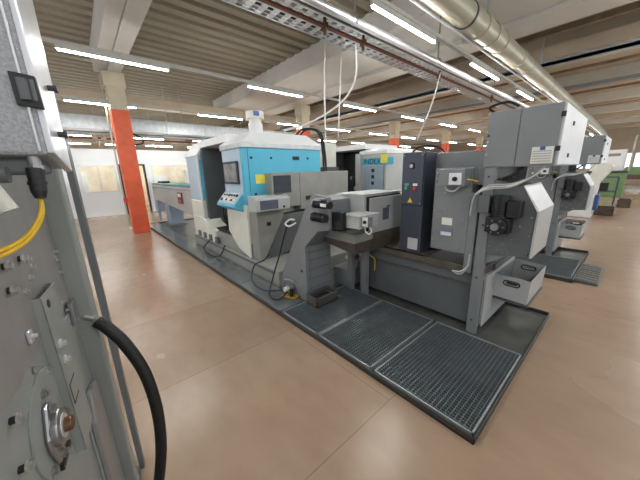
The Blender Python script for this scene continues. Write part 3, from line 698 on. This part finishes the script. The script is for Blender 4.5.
        MB().cyl((2.08-ox,-0.008,1.28),(2.08-ox,0.002,1.28),0.02,n=14).build('lock','black',r)
        MB().box(1.995-ox,2.0-ox,-0.004,0.001,1.13,1.97).build('panel_seam','screen',r)
        MB().box(2.10-ox,2.28-ox,-0.006,-0.001,1.44,1.58).build('yellow_note','postit',r)
        # upper control unit
        up=MB().box(2.26-ox,2.80-ox,3.70-oy,3.9-oy,1.05,1.60).build('upper_operator_unit','grey_warm',r,0.01)
        MB().box(2.29-ox,2.62-ox,3.692-oy,3.702-oy,1.285,1.555).build('screen','screen',up,0.003)
        MB().box(2.805-ox,3.98-ox,3.70-oy,3.9-oy,0.98,1.60).build('side_cabinet','grey_warm',r,0.01)
        MB().box(2.92-ox,3.14-ox,3.692-oy,3.702-oy,1.13,1.20).build('handle_recess','black',r,0.002)
        lo=MB().prism([(3.46-oy,1.06),(3.46-oy,1.235),(3.52-oy,1.27),(3.69-oy,1.28),(3.69-oy,1.04)],'x',1.83-ox,2.42-ox).build('lower_operator_unit','grey_light',r,0.01)
        MB().box(1.90-ox,2.20-ox,3.452-oy,3.462-oy,1.085,1.215).build('screen','screen2',lo,0.003)
        MB().cyl((2.30-ox,3.448-oy,1.10),(2.30-ox,3.462-oy,1.10),0.018,n=14).build('knob','black',lo)
        MB().box(2.25-ox,2.37-ox,3.57-oy,3.61-oy,1.272,1.295).build('latch','grey_dark',lo)
        MB().prism([(1.94-ox,1.06),(1.94-ox,0.26),(2.02-ox,0.26),(2.40-ox,0.9),(2.46-ox,1.05)],'y',3.66-oy,3.9-oy).build('undercarriage','grey_warm',r,0.008)
        MB().prism([(2.03-ox,0.27),(2.42-ox,0.93),(3.6-ox,0.98),(3.6-ox,0.5),(2.3-ox,0.26)],'y',3.7-oy,3.9-oy).build('sloped_underside','grey_dark',r,0.008)
        MB().box(2.10-ox,2.17-ox,3.652-oy,3.662-oy,0.80,0.86).build('socket','black',r,0.002)
        # hoses rising behind the cabinet
        for k in range(2):
            MB().tube([(3.15+k*0.1-ox,4.3-oy,2.2),(3.3+k*0.08-ox,4.2-oy,2.36),(3.5+k*0.05-ox,4.0-oy,2.3),(3.56+k*0.05-ox,3.95-oy,1.95),(3.58+k*0.06-ox,3.95-oy,1.55)],0.02).build('hose','rubber',r,smooth=True)
    return r
L1=lathe('large lathe with cyan and white cabinet, screen and exhaust stack on the drip tray')
L2=lathe('second lathe behind with grey door, dark opening and lettered cyan band',False,5.5)
tag(MB().cyl((2.55,6.3,2.29),(2.55,6.3,2.42),0.04,n=14).build('signal_lamp','red',smooth=True),'small red signal lamp on top of the lathe door module','lamp')
cp_=tag(MB().box(4.5,4.9,4.95,5.25,1.7,2.25).build('cream_cabinet_box','cream',bevel=0.01),'cream box cabinet standing behind the lathe hoses','cabinet')
cp_.location=(0,0,0)
pe=thing('pedestal','x','pedestal'); bpy.data.objects.remove(pe)
tag(MB().box(4.45,4.95,4.9,5.3,0.0,1.7).build('support_frame','grey_dark',bevel=0.01),'grey stand carrying the cream box behind the lathe','stand')

# ================================================================== BAR FEEDER
bf=thing('bar_feeder','long grey bar feeder with teal cover on pedestals left of the lathe','bar feeder',(2.05,6.9,0))
MB().box(0,0.5,0.0,4.6,0.90,1.24).build('magazine','bluegrey',bf,0.01)
MB().box(-0.03,0.55,0.0,4.6,1.30,1.35).build('top_cover','teal',bf,0.006)
MB().box(-0.02,0.5,0.05,4.6,1.24,1.30).build('rail','alu',bf)
MB().prism([(0.1,0.62),(0.1,1.2),(4.5,1.16),(4.5,0.80)],'x',-0.03,0.0).build('side_panel','grey_light',bf,0.004)
MB().box(0.02,0.42,2.75,3.3,0.062,0.90).build('pedestal','bluegrey',bf,0.02)
MB().box(-0.02,0.46,2.65,3.4,0.0145,0.07).build('pedestal_foot','grey',bf,0.005)
MB().box(0.0,0.5,4.3,4.75,0.35,1.34).build('end_cabinet','bluegrey',bf,0.01)
MB().box(0.05,0.12,4.6,4.7,0.0,0.36).build('leg','bluegrey',bf); MB().box(0.38,0.45,4.35,4.45,0.0,0.36).build('leg','bluegrey',bf)
MB().box(-0.06,-0.03,0.85,1.25,0.86,1.16).build('control_box','redbrown',bf,0.004)
MB().box(-0.066,-0.06,0.92,1.18,1.04,1.12).build('button_plate','cream',bf)
MB().box(-0.066,-0.06,0.98,1.1,0.9,0.96).build('push_button','orange',bf)
MB().box(0.02,0.10,0.05,0.14,0.0145,0.9).build('front_leg','grey_light',bf,0.004)
MB().box(0.1,0.35,3.6,4.2,1.35,1.42).build('drive_unit','black',bf,0.01)

# ================================================================== REPEATED LINES TO THE RIGHT
D=3.55
fu2=repeat(fu,D,'second grey filter frame with wall box, just right of the big control box')
tk2=repeat(tk,D,'coolant tank of the second machine line, right background')
b2=repeat(bin1,D,'open grey metal bin of the second line, right background')
tag(MB().box(5.95+0.6,5.95+0.64,0.47,0.8,0.296,0.314).box(6.54,7.17,0.47,0.8,0.296,0.314).build('bin_shelf','grey_dark'),'thin shelf carrying the second metal bin','shelf')

# ================================================================== RIGHT BACKGROUND
gm=thing('green_machine','green machine cabinet with white upper housing and clear guard, far right','machine',(20.0,0.32,0))
MB().box(0,1.2,0,1.4,0.0,1.15).build('base_cabinet','green',gm,0.03)
MB().box(-0.03,1.22,-0.03,1.42,1.15,1.25).build('worktop','rim',gm,0.02)
MB().box(0.15,1.1,0.15,1.35,1.25,2.25).build('upper_housing','white',gm,0.03)
MB().box(0.13,0.15,0.35,1.0,1.95,2.08).build('name_strip','grey_warm',gm)
MB().box(0.0,0.04,-0.05,0.0,1.25,2.9).box(0.0,1.2,-0.05,-0.01,2.86,2.9).box(1.16,1.2,-0.05,-0.01,1.25,2.9).build('guard_frame','grey_light',gm)
MB().box(0.04,1.16,-0.04,-0.03,1.27,2.86).build('clear_guard','glass',gm)
cs=thing('steel_stand','dark blue-grey tubular stand in front of the green machine','stand',(15.9,0.42,0))
for x in (0,0.5):
    for y in (0,0.5): MB().box(x,x+0.04,y,y+0.04,0,1.1).build('leg','indigo',cs)
MB().box(0,0.54,0,0.54,0.5,0.54).build('shelf','indigo',cs)
MB().box(0,0.04,0,0.54,1.06,1.1).box(0.5,0.54,0,0.54,1.06,1.1).box(0,0.54,0,0.04,1.06,1.1).build('top_rail','indigo',cs)
MB().box(0.08,0.46,0.25,0.5,0.54,0.86).build('holder_block','black',cs,0.01)
def crate(x,y,w,d_,h,label):
    r=thing('brown_crate',label,'crate',(x,y,0)); b=MB(); t=0.02
    b.box(0,w,0,t,0,h).box(0,w,d_-t,d_,0,h).box(0,t,0,d_,0,h).box(w-t,w,0,d_,0,h).box(0,w,0,d_,0,0.02); b.build('walls','brownbin',r,0.004)
    b=MB(); b.box(-0.01,w+0.01,-0.01,0.01,h-0.04,h).box(-0.01,0.01,0,d_,h-0.04,h).box(-0.01,w,d_-0.01,d_+0.01,h-0.04,h); b.build('rim','brownbin',r)
crate(12.4,0.29,0.7,0.42,0.24,'brown steel crate on the floor beside the blue and white machine')
crate(15.1,-0.03,0.7,0.34,0.28,'brown steel crate alone in the aisle, right of the dark stand')
bm_=thing('blue_white_machine','narrow cream and white machine with blue panel beyond the second filter frame','machine',(11.6,0.72,0))
MB().box(0,0.7,0.0,0.8,0.0,1.05).build('base','white',bm_,0.02)
MB().box(-0.01,0.5,-0.09,0.0,0.25,0.7).build('blue_panel','blue',bm_,0.01)
MB().prism([(0.0,1.0),(-0.27,1.5),(-0.2,1.6),(0.1,1.6),(0.3,1.0)],'x',0,0.6).build('sloping_head','cream',bm_,0.02)
MB().box(-0.02,0.0,-0.05,0.15,0.85,1.1).build('side_box','white',bm_,0.01)
fb=thing('workbench','green cupboard on a brown bench far back by the windows','workbench',(26,-0.7,0))
MB().box(0,1,0,1.3,0.62,0.9).build('top','brownbin',fb)
MB().box(0.1,0.9,0.05,0.2,0.0,0.62).build('leg','brownbin',fb); MB().box(0.1,0.9,1.1,1.25,0.0,0.62).build('leg','brownbin',fb)
MB().box(0.05,0.95,0.05,1.25,0.9,1.38).build('green_housing','green',fb,0.02)

# ================================================================== FOREGROUND MACHINE (left edge)
A=math.radians(8)
fg=thing('foreground_machine','close grey machine side with bolted plates, bearing and hammered grey box','machine',(-0.1509,0.8365,0),-A)
# local axes: x = towards the aisle (right), y = along the machine
P=0.0
MB().box(-0.02,0,-0.9,0.40,0.0,1.66).build('lower_panel','grey_fg',fg,0.003)
MB().box(0.0,0.004,-0.5,0.395,1.20,1.64).build('upper_panel','sheet_fg',fg,0.001)
MB().box(-0.04,0.058,0.40,0.47,0.0,1.9).build('corner_post','grey_fg',fg,0.006)
MB().box(0.024,0.047,0.74,0.80,0.0,1.78).build('rear_rail','grey_dark',fg,0.004)
MB().box(-0.3,0.03,0.47,0.72,0.0,0.06).build('base_foot','grey_dark',fg,0.004)
for z in (0.5,0.95,1.25,1.55): MB().cyl((0.045,0.47,z),(0.045,0.50,z),0.006,n=10).build('clip','rim',fg)
# channel profile standing on the plate
b=MB(); b.box(0.0,0.022,0.085,0.089,0.84,1.315).box(0.0,0.022,0.212,0.216,0.84,1.315).box(0.019,0.022,0.085,0.216,0.84,1.315)
ch=b.build('bent_channel','grey_fg',fg,0.001)
MB().cyl((0.0215,0.125,1.285),(0.0232,0.125,1.285),0.011,n=20).build('slot','black',ch)
for z in (1.165,1.115): hexbolt((0.022,0.125,z),(1,0,0),0.009,0.012,m='alu',parent=ch)
# cover plate under the bearing
def disc(x0,x1,y,z,r,n=48): return MB().cyl((x0,y,z),(x1,y,z),r,n=n)
disc(0.0,0.004,0.0,1.035,0.125).build('round_cover','grey_fg',fg,0.001)
for y,z in ((-0.01,1.115),(-0.078,0.958),(0.075,0.99)): hexbolt((0.004,y,z),(1,0,0),0.008,0.010,parent=fg)
br=MB().prism([(-0.075,1.035),(-0.04,1.10),(-0.015,1.10),(0.02,1.04),(0.02,1.02),(-0.03,0.95),(-0.055,0.95),(-0.075,1.01)],'x',0.004,0.016).build('bearing_flange','steel',fg,0.008)
disc(0.012,0.028,-0.03,1.03,0.042,32).build('bearing_housing','steel',br,0.004)
disc(0.028,0.031,-0.03,1.03,0.028,28).build('bearing_ring','alu',br,0.002)
disc(0.026,0.046,-0.03,1.03,0.017,24).build('shaft_end','brass',br,0.003)
for y,z in ((-0.03,1.088),(-0.042,0.967)): hexbolt((0.016,y,z),(1,0,0),0.008,0.012,parent=br)
MB().box(0.006,0.014,-0.05,0.03,0.925,0.938).build('key_plate','black',fg)
# bolt heads
for y,z in ((-0.003,1.179),(0.064,1.128),(0.14,1.405),(0.152,1.383),(0.119,1.363),(0.072,1.343),(0.381,1.369),(0.35,1.358),(0.374,1.343),(0.374,1.301),(0.308,1.217),(0.367,1.192),(0.33,1.181),(0.325,1.122)):
    hexbolt((0.003,y,z),(1,0,0),0.0058,0.009,m='bright',parent=fg)
for y,z in ((-0.15,1.168),(-0.176,1.08),(0.0,1.426),(-0.01,1.376),(0.09,1.42)):
    s_=MB().cyl((0.0,y,z),(0.010,y,z),0.007,n=12).build('stud','black',fg)
    hexbolt((0.010,y,z),(1,0,0),0.0075,0.010,m='bright',parent=s_)
w_=MB().box(0.004,0.012,0.0,0.02,1.24,1.27).build('wing_nut','alu',fg,0.003)
MB().cyl((0.0,0.01,1.255),(0.02,0.01,1.255),0.005,n=10).build('screw_end','alu',w_)
# stepped lower plates beside the channel
MB().box(0.0,0.008,0.225,0.395,0.3,1.17).build('lower_cover','grey_fg',fg,0.003)
MB().prism([(0.23,0.2),(0.23,0.80),(0.26,0.90),(0.36,0.88),(0.39,0.6),(0.39,0.2)],'x',0.008,0.025).build('folded_guard','sheet_fg',fg,0.004)
MB().box(0.008,0.022,0.33,0.38,1.12,1.20).build('slim_bracket','steel',fg,0.004)
b=MB(); b.box(0.0222,0.023,0.10,0.16,1.045,1.049).box(0.0222,0.023,0.10,0.16,0.985,0.989).box(0.0222,0.023,0.10,0.104,0.985,1.049); b.build('marker_outline','black',ch)
# upper control box
cb=MB().prism([(0.0,1.648),(0.14,1.622),(0.14,2.5),(0.0,2.5)],'x',-0.5,0.118).build('hammered_box','hammer',fg,0.006)
MB().prism([(0.006,1.652),(0.16,1.616),(0.2,2.5),(0.006,2.5)],'x',0.112,0.128).build('aluminium_edge','alu',cb,0.003)
MB().box(0.106,0.110,-0.004,0.002,1.655,2.5).build('edge_bead','alu',cb,0.001)
hg=MB().prism([(0.094,1.740),(0.093,1.800),(0.130,1.795),(0.132,1.735),(0.115,1.738)],'y',-0.010,0.0).build('hinge_plate','black',cb,0.002)
MB().cyl((0.110,-0.012,1.750),(0.110,-0.012,1.788),0.0085,n=16).cyl((0.122,-0.006,1.750),(0.122,-0.006,1.788),0.006,n=16).build('hinge_barrel','grey_dark',hg,smooth=True)
for s0,z in ((0.10,1.80),(0.09,1.70)):
    MB().cyl((0.128,s0,z),(0.139,s0,z),0.006,n=14).cyl((0.139,s0,z),(0.145,s0,z),0.009,n=14).build('stud_knob','rim',cb,smooth=True)
# cable gland and yellow cable
gl=MB().cyl((0.090,0.02,1.648),(0.090,0.02,1.625),0.011,n=16).cyl((0.090,0.02,1.628),(0.090,0.02,1.620),0.016,n=6).build('gland','steel',cb,smooth=False)
MB().cyl((0.089,0.018,1.622),(0.087,0.012,1.575),0.0145,0.0135,n=20).cyl((0.088,0.014,1.595),(0.088,0.0135,1.588),0.016,n=20).cyl((0.087,0.013,1.575),(0.087,0.010,1.560),0.0135,0.009,n=20).build('plug','black',gl,smooth=True)
MB().box(0.01,0.10,0.02,0.10,1.61,1.645).build('gland_block','grey_dark',cb,0.006)
MB().cyl((0.0,-0.02,1.61),(0.058,-0.02,1.61),0.016,n=20).build('side_plug','grey_dark',cb,smooth=True)
MB().cyl((0.02,-0.02,1.605),(0.045,-0.025,1.54),0.016,n=20).build('white_connector','cream',cb,smooth=True)
for k in range(2):
    dz=k*0.008
    tag(MB().tube([(-0.0647+0.0,0.842,1.565),(-0.066,0.832,1.54-dz),(-0.077,0.815,1.513-dz),(-0.10,0.79,1.485-dz),(-0.14,0.765,1.468-dz*1.2),(-0.22,0.74,1.45-dz),(-0.32,0.72,1.44)],0.0042,n=10).build('yellow_cable','yellow',smooth=True),
        'yellow cable hanging from the black plug under the hammered box, '+('upper strand' if k==0 else 'lower strand'),'cable')
# black hose leaving the machine post
hs=thing('black_hose','thick black rubber hose arching from the close machine down to the floor','hose',(0,0,0))
import mathutils
def W(x,y,z):  # machine-local to world
    c,s=math.cos(-A),math.sin(-A); return (-0.1509+x*c-y*s, 0.8365+x*s+y*c, z)
MB().tube([W(0.06,0.40,1.085),W(0.085,0.385,1.06),W(0.13,0.36,0.985),W(0.172,0.33,0.86),W(0.188,0.31,0.70),W(0.178,0.30,0.53),W(0.145,0.30,0.36),W(0.09,0.31,0.16),W(0.07,0.32,0.03)],0.021,n=16,steps=8).build('tube','rubber',hs,smooth=True)
MB().cyl(W(0.03,0.405,1.115),W(0.055,0.40,1.10),0.012,n=12).build('end_fitting','steel',hs,smooth=True)

# ================================================================== WORLD, CAMERA
w=bpy.data.worlds.new('World'); SC.world=w; w.use_nodes=True
w.node_tree.nodes['Background'].inputs[0].default_value=(0.93,0.96,1.0,1)
w.node_tree.nodes['Background'].inputs[1].default_value=0.65
cam=bpy.data.cameras.new('Camera'); co=bpy.data.objects.new('Camera',cam); COL.objects.link(co)
cam.sensor_width=36; cam.lens=271.0*36/640; cam.clip_start=0.02; cam.clip_end=200
R=Matrix(((0.75012803,0.18095114,-0.63605395),(-0.66077922,0.16720646,-0.73171909),(-0.02605307,0.96917423,0.244995)))
# columns of R hold the camera axes' world components
q=Matrix.Translation((0,0,1.6)) @ R.to_4x4()
co.matrix_world=q
SC.camera=co
SC.view_settings.view_transform='Standard'; SC.view_settings.look='None'; SC.view_settings.gamma=1
SC.view_settings.exposure=0.58; SC.view_settings.use_curve_mapping=False
